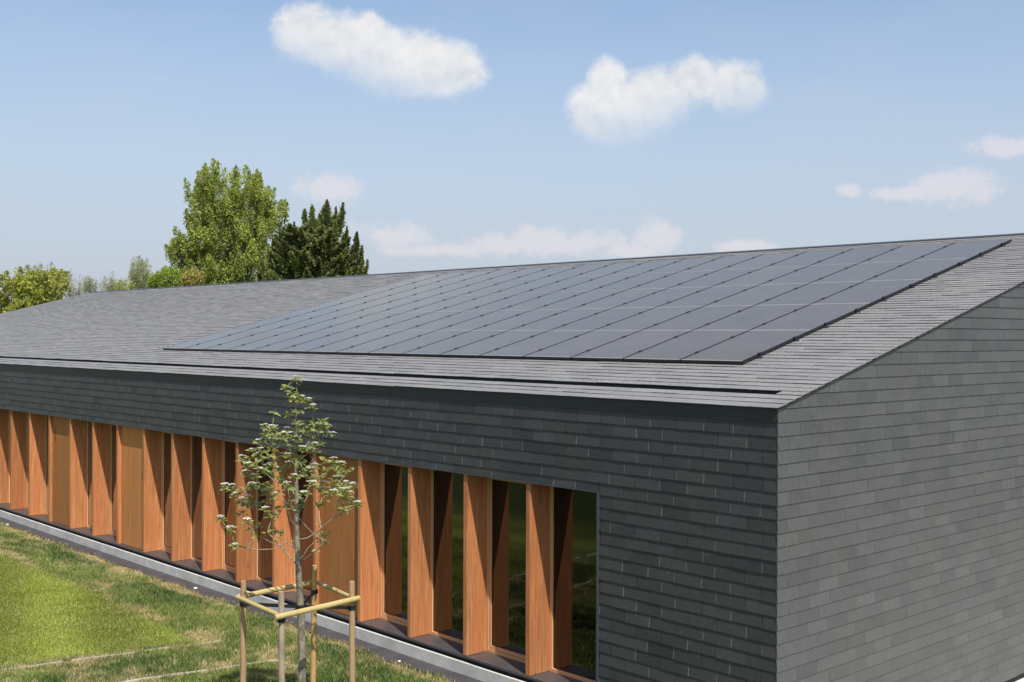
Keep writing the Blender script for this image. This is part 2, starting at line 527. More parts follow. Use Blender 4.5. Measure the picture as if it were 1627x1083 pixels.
# backing walls
mb = MB()
mb.box(-LEN+.03, -.02, .024, .30, Z_OPEN+.02, GZ-.02)
mb.box(X_R+.012, -.02, .024, .30, -.1, Z_OPEN+.02)
mb.box(-LEN+.03, X_L-.012, .024, .30, -.1, Z_OPEN+.02)
prof = [(.30, -.2), (DEPTH-.02, -.2), (DEPTH-.02, GZ-.06), (RIDGE_Y, GZ+RIDGE_S*ST-.09), (.30, GZ+.30*math.tan(TH)-.06)]
for x0, x1 in ((-.24, -.014), (-LEN+.02, -LEN+.25)):
    mb.prism([(x1, a, b) for a, b in prof], [(x0, a, b) for a, b in prof])
mb.box(-LEN+.25, -.24, DEPTH-.3, DEPTH-.02, -.2, GZ-.06)
mb.build('wall', M['deck'], B)
mb = MB(); mb.box(-LEN+.26, -.25, .46, 6.0, .10, .20); mb.build('floor', M['floor'], B)
mb = MB(); mb.box(-LEN+.26, -.25, 6.0, 6.15, .10, 3.6); mb.box(-LEN+.26, -.25, .46, 6.0, Z_OPEN+.10, Z_OPEN+.18)
x = -3.1
while x > -32:
    mb.box(x-.045, x, 5.9, 5.998, .2, Z_OPEN+.09); x -= .62
mb.build('inside_lining', M['plaster'], B)

# opening trims and sill
mb = MB(); mb.box(X_L, X_R, -.018, .40, Z_OPEN-.004, Z_OPEN+.010); mb.build('lintel_trim', M['dark_metal'], B)
mb = MB(); mb.box(X_R-.022, X_R+.012, -.014, .40, SILL-.03, Z_OPEN-.005); mb.build('jamb_trim', M['dark_metal'], B)
mb = MB(); mb.box(X_L-.012, X_L+.022, -.014, .40, SILL-.03, Z_OPEN-.005); mb.build('jamb_trim', M['dark_metal'], B)
mb = MB()
x = X_L+.023
while x < X_R-.03:
    x2 = min(x + 2*FIN_P, X_R-.023)
    mb.box(x, x2-.003, -.012, .40, SILL-.035, SILL); x = x2
mb.build('sill', M['sill_metal'], B)
mb = MB(); mb.box(X_L, X_R, .02, .40, -.1, SILL-.036); mb.build('plinth', M['deck'], B)

# timber fins, windows and infill panels
FT = .088
NF = 21
fin_x = [-4.04 - FIN_P*i for i in range(NF)]
def bevel_box(mb, x0, x1, y0, y1, z0, z1, c):
    prof = [(x0, y1), (x0, y0+c), (x0+c, y0), (x1-c, y0), (x1, y0+c), (x1, y1)]
    mb.prism([(a, b, z1) for a, b in prof][::-1], [(a, b, z0) for a, b in prof][::-1])
mb = MB(); bevel_box(mb, -FT, 0, 0, .385, 0, Z_OPEN-.006-SILL-.006, .006)
fin_me = mb.mesh('timber_fin', M['timber'])
for xr in fin_x:
    o = bpy.data.objects.new('timber_fin', fin_me); o.location = (xr, .008, SILL+.006); link(o, B)

def window_mesh(w, h, opening):
    mb = MB()
    st = .042
    br = .045
    mb.box(0, st, 0, .07, 0, h); mb.box(w-st, w, 0, .07, 0, h)
    mb.box(st, w-st, .001, .07, 0, br); mb.box(st, w-st, .001, .07, h-.045, h)
    if opening:
        a = st+.004; s2 = .040
        mb.box(a, a+s2, .014, .065, br+.006, h-.05); mb.box(w-a-s2, w-a, .014, .065, br+.006, h-.05)
        mb.box(a+s2, w-a-s2, .013, .065, br+.006, br+.006+.05); mb.box(a+s2, w-a-s2, .013, .065, h-.05-.045, h-.05)
        gl = (a+s2, w-a-s2, br+.056, h-.095)
    else:
        gl = (st, w-st, br, h-.045)
    return mb, gl
H = Z_OPEN - .006 - SILL - .001
PANELS = (3, 9, 12)       # bays filled with timber (between fin i and fin i+1)
spans = [(fin_x[0], X_R-.023)] + [(fin_x[i+1], fin_x[i]-FT) for i in range(NF-1)]
for i, (xa, xb) in enumerate(spans):
    w = xb - xa - .004
    if i-1 in PANELS:
        mb = MB()
        n = 8; bw = w/n
        for q in range(n):
            mb.box(q*bw+.0006, (q+1)*bw-.0006, 0, .03, .01, H-.002, 0)
        mb.build('timber_panel', M['panel_timber'], B, loc=(xa+.002, .085, SILL))
        continue
    opening = (i % 2 == 1)
    mb, gl = window_mesh(w, H, opening)
    wo = mb.build('window', M['frame_timber'], B, loc=(xa+.002, .392, SILL+.001))
    mb = MB(); mb.box(gl[0]+.002, gl[1]-.002, .034, .042, gl[2]+.002, gl[3]-.002)
    # glazing is one sheet: front face only
    mb2 = MB(); mb2.add([(gl[0], .036, gl[2]), (gl[1], .036, gl[2]), (gl[1], .036, gl[3]), (gl[0], .036, gl[3])], [(0, 1, 2, 3)])
    mb2.build('pane', M['glass'], wo)
    mb3 = MB(); e = .010
    mb3.box(gl[0]+.0005, gl[0]+e, .030, .0355, gl[2]+.0005, gl[3]-.0005); mb3.box(gl[1]-e, gl[1]-.0005, .030, .0355, gl[2]+.0005, gl[3]-.0005)
    mb3.box(gl[0]+e, gl[1]-e, .030, .0355, gl[2]+.0005, gl[2]+e); mb3.box(gl[0]+e, gl[1]-e, .030, .0355, gl[3]-e, gl[3]-.0005)
    mb3.build('gasket', M['black'], wo)

# ------------------------------------------------------------------ SOLAR PANELS
PW, PH, PX0, PS0 = 1.0571, 1.6553, 1.6204, 1.6263
ROT = Matrix.Rotation(TH, 4, 'X')
ORD = ['nearest the gable', 'second', 'third', 'fourth', 'fifth', 'sixth', 'seventh', 'eighth', 'ninth', 'tenth', 'eleventh',
       'twelfth', 'thirteenth', 'fourteenth', 'fifteenth', 'farthest from the gable']
ROWS = ['bottom row nearest the eave', 'second row up from the eave', 'middle row of five', 'second row below the ridge', 'top row along the ridge']
w, h = PW-.014, PH-.012
mb = MB(); f = .011
mb.box(0, f, 0, h, 0, .040, 0); mb.box(w-f, w, 0, h, 0, .040, 0)
mb.box(f, w-f, 0, .020, 0, .034, 0); mb.box(f, w-f, h-.020, h, 0, .034, 0)
mb.box(f, w-f, 0.0005, .024, .0345, .0405, 1); mb.box(f, w-f, h-.024, h-.0005, .0345, .0405, 1)
frame_me = mb.mesh('frame', [M['black'], M['alu']])
mb = MB(); mb.box(f, w-f, .024, h-.024, .030, .0375); glass_me = mb.mesh('glass', M['pv'])
mb = MB(); mb.box(-.024, .010, -.034, .034, .0405, .050); mb.box(-.012, .000, -.03, .03, 0, .0405); clamp_me = mb.mesh('clamp', M['black'])
def make_panel():
    root = empty('solar_panel')
    for nm, me in (('frame', frame_me), ('glass', glass_me)):
        link(bpy.data.objects.new(nm, me), root)
    for yy in (.24, .76):
        c = bpy.data.objects.new('clamp', clamp_me); c.location = (w + .013, yy*h, 0); link(c, root)
    return root
proto = make_panel(); kids = list(proto.children); used = False
for r in range(5):
    for cidx in range(16):
        if not used: o = proto; used = True
        else:
            o = proto.copy(); C.objects.link(o)
            for ch in kids:
                q = ch.copy(); C.objects.link(q); q.parent = o
        p = R3(-(PX0 + (cidx+1)*PW) + .007, PS0 + r*PH + .006, .0255)
        o.location = p; o.rotation_euler = (TH, 0, 0)
        pos = ORD[cidx] if cidx in (0, 15) else ORD[cidx] + ' from the gable end'
        tag(o, 'dark solar panel in the %s, %s' % (ROWS[r], pos), 'solar panel', 'solar panels on the slate roof')
k = 0
for r in range(5):
    for t, nm in ((.22, 'lower'), (.78, 'upper')):
        mb = MB(); L = 16*PW + .09
        mb.box(0, L, -.02, .02, 0, .020, 0); mb.box(L, L+.006, -.016, .016, .002, .020, 1 if nm == 'upper' else 0)
        o = mb.build('mounting_rail', [M['dark_metal'], M['steel']], loc=R3(-(PX0+16*PW)-.045, PS0+(r+t)*PH, .0045))
        o.rotation_euler = (TH, 0, 0)
        tag(o, '%s thin metal mounting rail under the %s' % (nm, ROWS[r]), 'rail', 'mounting rails under the solar panels')
# ------------------------------------------------------------------ GROUND
mb = MB(); S = 2500
mb.add([(-S, -S, -.30), (S, -S, -.30), (S, S, -.30), (-S, S, -.30)], [(0, 1, 2, 3)])
tag(mb.build('ground', M['ground']), kind='structure')
mb = MB(); mb.add([(.03, -.9, -.13), (9, -.9, -.13), (9, 24, -.13), (.03, 24, -.13)], [(0, 1, 2, 3)])
tag(mb.build('pavement', M['paving']), kind='structure')
mb = MB()
mb.box(-LEN, 0, -.083, .02, -.2, .02)
tag(mb.build('drain_channel', M['black']), kind='structure')
mb = MB(); x = .3
while x > -46:
    mb.box(x-.915, x-.004, -.128 + RNG.uniform(-.002, .002), -.084, -.2, .185 + RNG.uniform(-.002, .002)); x -= .915
tag(mb.build('kerb', M['kerb']), kind='structure')
mb = MB(); xs = np.arange(-46, .31, .25)
for a, b in zip(xs[:-1], xs[1:]):
    ya = -.47 + .05*math.sin(a*3.1) + .03*math.sin(a*7.7); yb = -.47 + .05*math.sin(b*3.1) + .03*math.sin(b*7.7)
    mb.add([(a, ya, .012), (b, yb, .012), (b, -.129, .012), (a, -.129, .012)], [(0, 1, 2, 3)])
tag(mb.build('paved_strip', M['strip']), kind='structure')

def edge_y(x): return -1.78 - .22*sstep(-14, -9.5, x) + .10*(fbm(x*.7, x*0+3.1, 5) - .5)
def lines_dist(x, y):
    l1 = np.abs(x - (-9.33 + (y+1.9)*.215)); l1 = np.where((y < -1.75), l1, 9)
    l2 = np.abs(x - (-7.75 + (y+1.75)*.22)); l2 = np.where((y < -1.7), l2, 9)
    l3 = np.abs(y - (edge_y(x) + .02)); l3 = np.where(x < -9.4, l3, 9)
    return l1, l2, l3
def lawn_state(x, y):
    """straw amount 0..1 and mown 0..1"""
    mown = sstep(0, .25, edge_y(x) - y) * sstep(0, .25, (-9.45 + (y+1.9)*.215) - x)
    l1, l2, l3 = lines_dist(x, y)
    n = fbm(x*1.1, y*1.9, 21); n2 = fbm(x*3.3, y*4.1, 40); n3 = fbm(x*.45, y*.9, 77)
    n4 = fbm(x*7.5, y*9.5, 140)
    straw = .92*sstep(.47, .74, .34*n + .26*n2 + .14*n3 + .26*n4 + .14*sstep(-1.0, -.5, y) + .07*np.exp(-(l3/.35)**2) + .07*np.exp(-(l1/.3)**2) + .06*np.exp(-(l2/.3)**2))
    straw = straw*(1 - .86*mown)
    return straw, mown
GREEN = np.array([.190, .250, .056]); DGREEN = np.array([.085, .145, .034]); MOWN = np.array([.255, .300, .050]); STRAW = np.array([.50, .40, .20])
def lawn_colour(x, y):
    straw, mown = lawn_state(x, y)
    n = fbm(x*.8+9, y*1.3, 61)[:, None]; n2 = fbm(x*2.5, y*2.5, 90)[:, None]
    g = DGREEN + (GREEN - DGREEN)*sstep(.3, .7, n)
    stripe = (.5+.5*np.sin((y*.8 + x*.30)*2*math.pi/1.7))[:, None]
    m = MOWN*(.76 + .42*stripe)*(.82 + .36*n2)
    g = g*(1-mown[:, None]) + m*mown[:, None]
    return g*(1-straw[:, None]) + STRAW*straw[:, None]

def axis(lo, fine0, fine1, hi, fs, cs):
    return np.unique(np.round(np.concatenate([np.arange(lo, fine0, cs), np.arange(fine0, fine1, fs), np.arange(fine1, hi+.001, cs)]), 4))
gx = axis(-70, -30, -2, 2.0, .11, 1.5); gy = np.unique(np.concatenate([np.arange(-60, -9, 1.5), np.arange(-9, -.30, .10), [-.13]]))
X, Y = np.meshgrid(gx, gy)
fx, fy = X.ravel(), Y.ravel()
fz = .03*(fbm(fx*.5, fy*.5, 3) - .5) + .02*(fbm(fx*2.2, fy*2.2, 8) - .5)
fz = np.where(fy > -.55, -.01, fz)
me = bpy.data.meshes.new('lawn')
nx, ny = len(gx), len(gy)
idx = np.arange(nx*ny).reshape(ny, nx)
faces = np.stack([idx[:-1, :-1], idx[:-1, 1:], idx[1:, 1:], idx[1:, :-1]], -1).reshape(-1, 4)
me.from_pydata(np.stack([fx, fy, fz], 1).tolist(), [], faces.tolist())
col = lawn_colour(fx, fy)
far = sstep(-7.5, -10.5, fy)[:, None]  # unseen lawn darkened in colour so the window panes reflect dark
col = col*.8*(1-far) + np.array([.060, .080, .022])*far*(.6+.8*fbm(fx*.6, fy*.6, 12))[:, None]
cc = np.ones((len(fx), 4), np.float32); cc[:, :3] = col
a = me.attributes.new('col', 'FLOAT_COLOR', 'POINT'); a.data.foreach_set('color', cc.reshape(-1))
me.materials.append(M['lawn']); me.polygons.foreach_set('use_smooth', [True]*len(me.polygons)); me.update()
tag(link(bpy.data.objects.new('lawn', me)), kind='structure')

# grass blades near the camera's side of the facade
def blades(n, x0, x1, y0, y1, seed):
    g = np.random.default_rng(seed)
    x = g.uniform(x0, x1, n); y = g.uniform(y0, y1, n)
    straw, mown = lawn_state(x, y)
    edge = -.46 + .05*np.sin(x*3.1) + .03*np.sin(x*7.7) + g.normal(0, .035, n)
    l1, l2, _ = lines_dist(x, y)
    keep = (y < edge) & (g.random(n) > .40*straw) & ((l1 > .022) | (g.random(n) < .35)) & ((l2 > .04) | (g.random(n) < .2))
    x, y, straw, mown = x[keep], y[keep], straw[keep], mown[keep]
    n = len(x)
    col = lawn_colour(x, y)
    mixs = (g.random(n) < (.08 + .5*straw))[:, None]
    col = np.where(mixs, STRAW*g.uniform(.7, 1.25, n)[:, None], col*np.array([1.0, 1.0, 1.0])*g.uniform(.65, 1.4, n)[:, None])
    hgt = (.020 + .028*g.random(n))*(1 + 1.5*(1-mown)*fbm(x*2.2, y*2.2, 33))*(1-.35*straw)
    wd = g.uniform(.0045, .010, n)
    ang = g.uniform(0, 2*math.pi, n); lean = g.uniform(.1, .9, n)*hgt; la = g.uniform(0, 2*math.pi, n)
    bx, by = np.cos(ang)*wd, np.sin(ang)*wd
    v = np.zeros((n, 3, 3))
    z = .03*(fbm(x*.5, y*.5, 3) - .5) + .02*(fbm(x*2.2, y*2.2, 8) - .5) - .004
    z = np.where(y > -.55, -.006, z)
    v[:, 0] = np.stack([x-bx, y-by, z], 1); v[:, 1] = np.stack([x+bx, y+by, z], 1)
    v[:, 2] = np.stack([x+np.cos(la)*lean, y+np.sin(la)*lean, z+hgt], 1)
    return v, col
va, ca = blades(230000, -15, -2.5, -6.2, -.35, 1)
vb, cb = blades(120000, -29, -15, -4.8, -.35, 2)
tag(quick_mesh('grass', np.concatenate([va, vb]), 3, M['grass'], color=np.concatenate([ca, cb])), kind='stuff')
bpy.data.objects['grass']['label'] = 'short green and straw coloured grass of the lawn beside the building'

# flush edging lines in the turf
def edging(pts, w, lab, gaps=0.0):
    mb = MB()
    q = []
    for (x, y) in pts:
        jx = w*random.uniform(-.45, .45)
        for s in (-1, 1):
            q.append((x + jx + s*w*(.45+.75*random.random()), y + .02*random.uniform(-1, 1)))
    for i in range(len(pts)-1):
        if random.random() < gaps: continue
        a, b, c2, d = q[2*i], q[2*i+1], q[2*i+3], q[2*i+2]
        mb.prism([(*p, .022) for p in (a, b, c2, d)], [(*p, -.03) for p in (a, b, c2, d)])
    return tag(mb.build('edging_strip', M['edging']), lab, 'edging', 'pale edging strips flush in the lawn')
ys = np.arange(-1.85, -12, -.13)
edging([(-9.33 + (y+1.9)*.215 + .02*math.sin(y*5), y) for y in ys], .022, 'thin pale edging strip along the smooth mown lawn', .16)
ys = np.arange(-1.75, -12, -.13)
edging([(-7.75 + (y+1.75)*.22 + .015*math.sin(y*4), y) for y in ys], .036, 'wider pale edging strip in the grass closest to the staked tree')
edging([(x, -1.72 + .03*math.sin(x*6)) for x in np.arange(-7.7, -6.95, .1)], .028, 'short broken pale edging piece running behind the tree stakes')

# small white stones on the strip
for i, (x, y, lab) in enumerate([(-24.2, -.33, 'white stone on the dark strip at the far left'), (-23.2, -.44, 'white stone at the grass edge beside the kerb, far left'),
                                 (-13.1, -.35, 'white stone on the dark strip midway along the kerb'), (-6.45, -.42, 'small white stone on the dark strip right of the staked tree')]):
    mb = MB(); r = .035 if i < 3 else .022
    for lat in range(1, 4): pass
    pts = [(0, 0, -r*.4), (0, 0, 0), (0, 0, r*.35), (0, 0, r*.6)]
    mb.tube(pts, [r*.8, r*1.1, r*.95, r*.4], 7)
    o = mb.build('white_stone', M['stone'], loc=(x, y, .020)); o.rotation_euler = (0, 0, i*1.3)
    tag(o, lab, 'stone', 'white stones beside the kerb')

# ------------------------------------------------------------------ YOUNG TREE AND ITS STAKES
TREE = np.array([-4.835, -3.175, 0.0])
def at_depth(px, py, d): return CAM + (CF + (px-813.5)/FPX*CR - (py-541.5)/FPX*CU)*d
TD = (TREE - CAM) @ CF
T = empty('young_tree', TREE); tag(T, 'slim young tree with white blossom held between four wooden stakes', 'tree')
def tl(p): return np.asarray(p) - TREE
trunk_px = [(480, 1083), (480.5, 1046), (479, 1000), (477, 950), (474, 900), (472, 860), (472, 800), (471, 740), (470.5, 690), (470, 650), (471.5, 625), (471.5, 604)]
tp = [np.array([TREE[0], TREE[1], -.05]), np.array([TREE[0], TREE[1], .4])] + [at_depth(x, y, TD) for x, y in trunk_px]
tr = [.056, .053] + [.051, .050, .048, .044, .038, .034, .027, .020, .014, .009, .006, .004]
mb = MB(); mb.tube([tl(p) for p in tp], tr, 10); mb.build('trunk', M['bark_young'], T, smooth=True)

A3 = lambda x, y: (300 + x/3.61, 580 + y/3.61)
ROS = [(620,78),(557,122),(603,165),(575,140),(640,190),(685,205),(710,240),(490,270),(605,195),(620,262),(575,280),(440,355),(480,360),(440,390),(570,370),(620,330),(650,355),(660,380),(720,335),(790,355),(770,320),(735,375),(820,400),(710,405),(755,445),(720,460),(690,490),(620,425),(460,435),(430,455),(405,440),(530,458),(510,412),(365,495),(415,490),(345,535),(305,533),(340,575),(405,605),(460,520),(500,540),(568,523),(570,568),(460,580),(640,525),(370,640),(330,620),(385,690),(430,690),(435,730),(490,745),(330,710),(300,775),(340,760),(400,790),(210,695),(250,700),(265,745),(300,845),(180,880),(240,940),(330,895),(370,930),(265,1040),(605,640),(565,685),(520,600),(600,720),(590,825),(550,800),(640,560),(700,600),(720,580),(765,635),(750,715),(705,680),(830,545),(870,570),(910,600),(790,545),(850,650),(880,630),(820,730),(880,690),(940,690),(900,680),(745,805),(830,730),(920,740),(970,795),(935,790),(870,760),(900,830),(780,680),(790,970),(770,1020),(520,960),
       (480,400),(545,400),(590,400),(690,350),(745,350),(400,520),(480,480),(540,520),(440,620),(500,640),(540,640),(380,560),(360,690),(470,700),(640,780),(690,640),(660,740),(850,600),(800,600),(900,720),(860,720),(320,800),(440,830),(480,860),(650,480),(590,480)]
random.seed(3)
stem_axis = [np.array(p) for p in tp]
def trunk_x(py):
    q = [(y, x) for x, y in trunk_px]
    for (y0, x0), (y1, x1) in zip(q[:-1], q[1:]):
        if y1 <= py <= y0: return x0 + (x1-x0)*(y0-py)/(y0-y1)
    return 471
nodes = []      # (pos, radius, parent)
for i in range(20):
    t = i/19; py = 925 - t*(925-606)
    nodes.append(at_depth(trunk_x(py), py, TD))
NTR = len(nodes)
par = [None]*NTR
# main limbs (photo pixels, then a depth swing)
LIMBS = [([(477,905),(462,885),(446,868),(425,845)], .10), ([(474,875),(455,872),(432,862),(405,848)], -.25), ([(474,870),(452,862),(440,850),(432,830)], .3),
         ([(474,862),(500,848),(520,830),(545,812)], -.15), ([(474,895),(488,872),(505,855)], .25), ([(477,893),(490,884),(505,872),(520,860)], -.3), ([(472,838),(462,826),(455,805),(448,780)], -.2),
         ([(471,820),(485,795),(497,770),(505,745)], .2), ([(471,790),(455,765),(440,745),(425,725)], .25), ([(471,760),(490,740),(505,715),(515,690)], -.2), ([(471,730),(455,705),(445,690),(432,680)], -.1),
         ([(471,700),(485,685),(500,675)], .1), ([(472,850),(440,872),(410,873),(380,868)], .05)]
for pts, dz in LIMBS:
    prev = None
    base = min(range(NTR), key=lambda i: np.linalg.norm(nodes[i] - at_depth(*pts[0], TD)))
    prev = base
    for j, q in enumerate(pts[1:]):
        for sub in (.5, 1.0):
            a = pts[j]; px = a[0]+(q[0]-a[0])*sub; py = a[1]+(q[1]-a[1])*sub
            k = (j+sub)/(len(pts)-1)
            nodes.append(at_depth(px, py, TD + dz*k*1.4)); par.append(prev); prev = len(nodes)-1
tips = []
todo = []
for (x, y) in ROS:
    px, py = A3(x, y)
    R = abs(px - trunk_x(py))
    half = np.interp(py, [600, 650, 680, 720, 780, 830, 860, 900], [4, 22, 55, 78, 96, 96, 75, 20])
    dd = math.sqrt(max(0, half*half - R*R)) * random.uniform(-1, 1) * TD/FPX
    todo.append(at_depth(px, py, TD + dd))
todo.sort(key=lambda p: np.linalg.norm(p - np.array([TREE[0], TREE[1], p[2]-.15])))
for p in todo:
    best = None; bd = 1e9
    for i, q in enumerate(nodes):
        v = p - q; d = np.linalg.norm(v)
        cost = d + .9*max(0, .25*d - v[2] + .12) + (.05 if i < NTR else 0)
        if cost < bd: bd = cost; best = i
    q = nodes[best]; v = p - q; L = np.linalg.norm(v)
    n = max(2, int(L/.09)); prev = best
    for j in range(1, n+1):
        t = j/n
        m = q + v*t; m = m + np.array([0, 0, -.10*L*math.sin(math.pi*t)]) + np.array([random.uniform(-1, 1)*.006 for _ in range(3)])
        if j == n: m = p
        nodes.append(m); par.append(prev); prev = len(nodes)-1
    tips.append((len(nodes)-1, v/L))
# radii from the number of tips carried
load = [0]*len(nodes)
for i, _ in tips:
    j = i
    while j is not None:
        load[j] += 1; j = par[j]
mb = MB()
child_done = [False]*len(nodes)
for i in range(len(nodes)-1, NTR-1, -1):
    if child_done[i]: continue
    chain = [i]; child_done[i] = True; j = i
    while par[j] is not None:
        j = par[j]; chain.append(j)
        if j < NTR or child_done[j]: break
        child_done[j] = True
    pts = [tl(nodes[c]) for c in chain][::-1]
    rad = [min(.014, .0018 + .0018*math.sqrt(max(load[c], 1))) for c in chain][::-1]
    if chain[-1] < NTR and len(rad) > 1: rad[0] = rad[1]*1.25
    mb.tube(pts, rad, 5)
mb.build('branches', M['twig'], T, smooth=True)

def leaf_set(items, fold=.25):
    """items: list of (base, dir, up, length, width) -> two quads folded on the midrib"""
    out = []
    for b, d, u, L, W in items:
        s = np.cross(d, u); s /= np.linalg.norm(s)+1e-9
        u2 = np.cross(s, d)
        tip = b + d*L - u2*.12*L
        m1 = b + d*L*.45
        l = m1 + s*W*.5 + u2*fold*W*.5; r = m1 - s*W*.5 + u2*fold*W*.5
        l2 = b + d*L*.75 + s*W*.33 + u2*(fold*W*.3-.06*L); r2 = b + d*L*.75 - s*W*.33 + u2*(fold*W*.3-.06*L)
        c = b + d*L*.6 - u2*.02*L
        out.append([b, c, l2, l]); out.append([b, r, r2, c]); out.append([c, tip, l2, l2*.999+tip*.001]); out.append([c, r2, r2*.999+tip*.001, tip])
    return np.array(out)
rng = np.random.default_rng(5)
items = []; cols = []; pet = []; pcol = []
nodes_np = nodes
def rosette(p, d, nleaf, size, flower):
    for k in range(nleaf):
        a = 2*math.pi*k/nleaf + rng.uniform(-.4, .4)
        el = rng.uniform(-.45, .6)
        dr = np.array([math.cos(a)*math.cos(el), math.sin(a)*math.cos(el), math.sin(el)]) + .25*d
        dr /= np.linalg.norm(dr)
        up = np.array([0, 0, 1.0]) + rng.normal(0, .45, 3)
        L = size*rng.uniform(.7, 1.25)
        items.append((p + dr*.012 - d*rng.uniform(0, .05), dr, up, L, L*rng.uniform(.42, .58)))
        g = rng.uniform(.75, 1.3)
        cols.extend([np.array([.335, .385, .090])*g*np.array([rng.uniform(.9, 1.2), 1, 1])]*4)
    if flower:
        R = rng.uniform(.034, .054); cpos = p + np.array([0, 0, .030])
        for k in range(30):
            a = rng.uniform(0, 2*math.pi); rr = R*math.sqrt(rng.random())
            q = cpos + np.array([rr*math.cos(a), rr*math.sin(a), .014*(1-(rr/R)**2) + rng.uniform(-.003, .003)])
            s = rng.uniform(.011, .019); b = rng.uniform(0, 6.28)
            t1 = np.array([math.cos(b), math.sin(b), rng.uniform(-.3, .3)])*s; t2 = np.array([-math.sin(b), math.cos(b), rng.uniform(-.3, .3)])*s
            pet.append([q-t1, q-t2, q+t1, q+t2]); pcol.append(np.array([.85, .84, .74])*rng.uniform(.8, 1.05))
for i, d in tips:
    rosette(nodes[i], d, rng.integers(8, 12), .084, rng.random() < .62)
    if rng.random() < .9 and par[i] is not None and par[par[i]] is not None:
        rosette(nodes[par[par[i]]], d, rng.integers(3, 6), .070, False)
rosette(nodes[int(tips[-1][0])], np.array([1, 0, 0.]), 4, .05, True)
quick_mesh('crown', np.array([tuple(map(lambda q: q - TREE, f)) for f in leaf_set(items)]), 4, M['young_leaf'], T, color=np.array(cols))
quick_mesh('blossom', np.array(pet) - TREE, 4, M['petal'], T, color=np.array(pcol))

# stakes
ST_P = {'a': (-5.39, -3.655), 'b': (-4.375, -3.73), 'c': (-5.39, -2.615), 'd': (-4.33, -2.755)}
BZ = 1.66
F = empty('tree_stake_frame', (TREE[0], TREE[1], 0)); tag(F, 'square frame of four round wooden stakes and rails around the young tree', 'tree stakes')
org = np.array([TREE[0], TREE[1], 0])
for k_, top, mt, rad, lean in (('a', BZ+.20, 'stake_tan', .038, .01), ('b', BZ+.25, 'stake_grey', .038, -.03), ('c', BZ+.26, 'stake_gold', .037, .035), ('d', BZ+.24, 'stake_tan', .038, -.025)):
    x, y = ST_P[k_]
    mb = MB(); n = 9
    pts = [np.array([x - lean*(1-i/(n-1)), y, -.3 + (top+.3)*i/(n-1)]) - org + np.array([random.uniform(-.003, .003), random.uniform(-.003, .003), 0]) for i in range(n)]
    mb.tube(pts, [rad*(1.06 - .12*i/(n-1)) + random.uniform(-.001, .001) for i in range(n)], 12)
    mb.build('stake', M[mt], F, smooth=False)
def rail(a, b, off, r, e0, e1, dz0=0, dz1=0):
    p = np.array([*ST_P[a], BZ+dz0]) + off; q = np.array([*ST_P[b], BZ+dz1]) + off
    d = (q-p)/np.linalg.norm(q-p); p = p - d*e0; q = q + d*e1
    mb = MB(); n = 6
    mb.tube([p + (q-p)*i/(n-1) - org + np.array([0, 0, random.uniform(-.003, .003)]) for i in range(n)], [r*(1+random.uniform(-.05, .05)) for _ in range(n)], 12)
    mb.build('rail', M['rail_wood'], F)
rail('a', 'b', np.array([0, -.064, 0]), .029, .06, .03, .0, -.01)
rail('b', 'd', np.array([.066, 0, 0]), .034, .12, .06, -.02, .03)
rail('a', 'c', np.array([-.066, 0, 0]), .035, .05, .05, .0, .02)
rail('c', 'd', np.array([0, .064, 0]), .026, .05, .05, .02, .01)
ty = at_depth(478.5, 957, TD)
mb = MB()
for k_ in 'abcd':
    p = np.array([*ST_P[k_], BZ-.085]); q = np.array([ty[0], ty[1], BZ-.10])
    d = q-p; d /= np.linalg.norm(d); s = np.cross(d, [0, 0, 1.0]); s /= np.linalg.norm(s)
    if k_ in 'abd' or True:
        mb.obox(p - org - s*.003 + np.array([0, 0, -.022]), q-p - d*.03, s*.006, np.array([0, 0, .044]))
    mb.tube([p - org + np.array([0, 0, -.026]), p - org + np.array([0, 0, .026])], .047, 14)
mb.tube([np.array([ty[0], ty[1], BZ-.125]) - org, np.array([ty[0], ty[1], BZ-.075]) - org], .058, 14)
mb.build('strap', M['strap'], F)

# ------------------------------------------------------------------ BACKGROUND TREES
def inpoly(px, py, poly):
    c = np.zeros(px.shape, bool); n = len(poly)
    for i in range(n):
        (x0, y0), (x1, y1) = poly[i], poly[i-1]
        cond = ((y0 > py) != (y1 > py)) & (px < (x1-x0)*(py-y0)/(y1-y0+1e-9) + x0)
        c ^= cond
    return c
def frame_at(px, d):
    p = at_depth(px, 541, d); fwd = np.array([CF[0], CF[1], 0]); fwd /= np.linalg.norm(fwd); right = np.array([-fwd[1], fwd[0], 0])*-1
    return np.array([p[0], p[1], -.3]), right, fwd
def limb_path(a, b, bow, n=6):
    return [a + (b-a)*(i/(n-1)) + np.array([0, 0, bow])*math.sin(math.pi*i/(n-1))*-1 for i in range(n)]

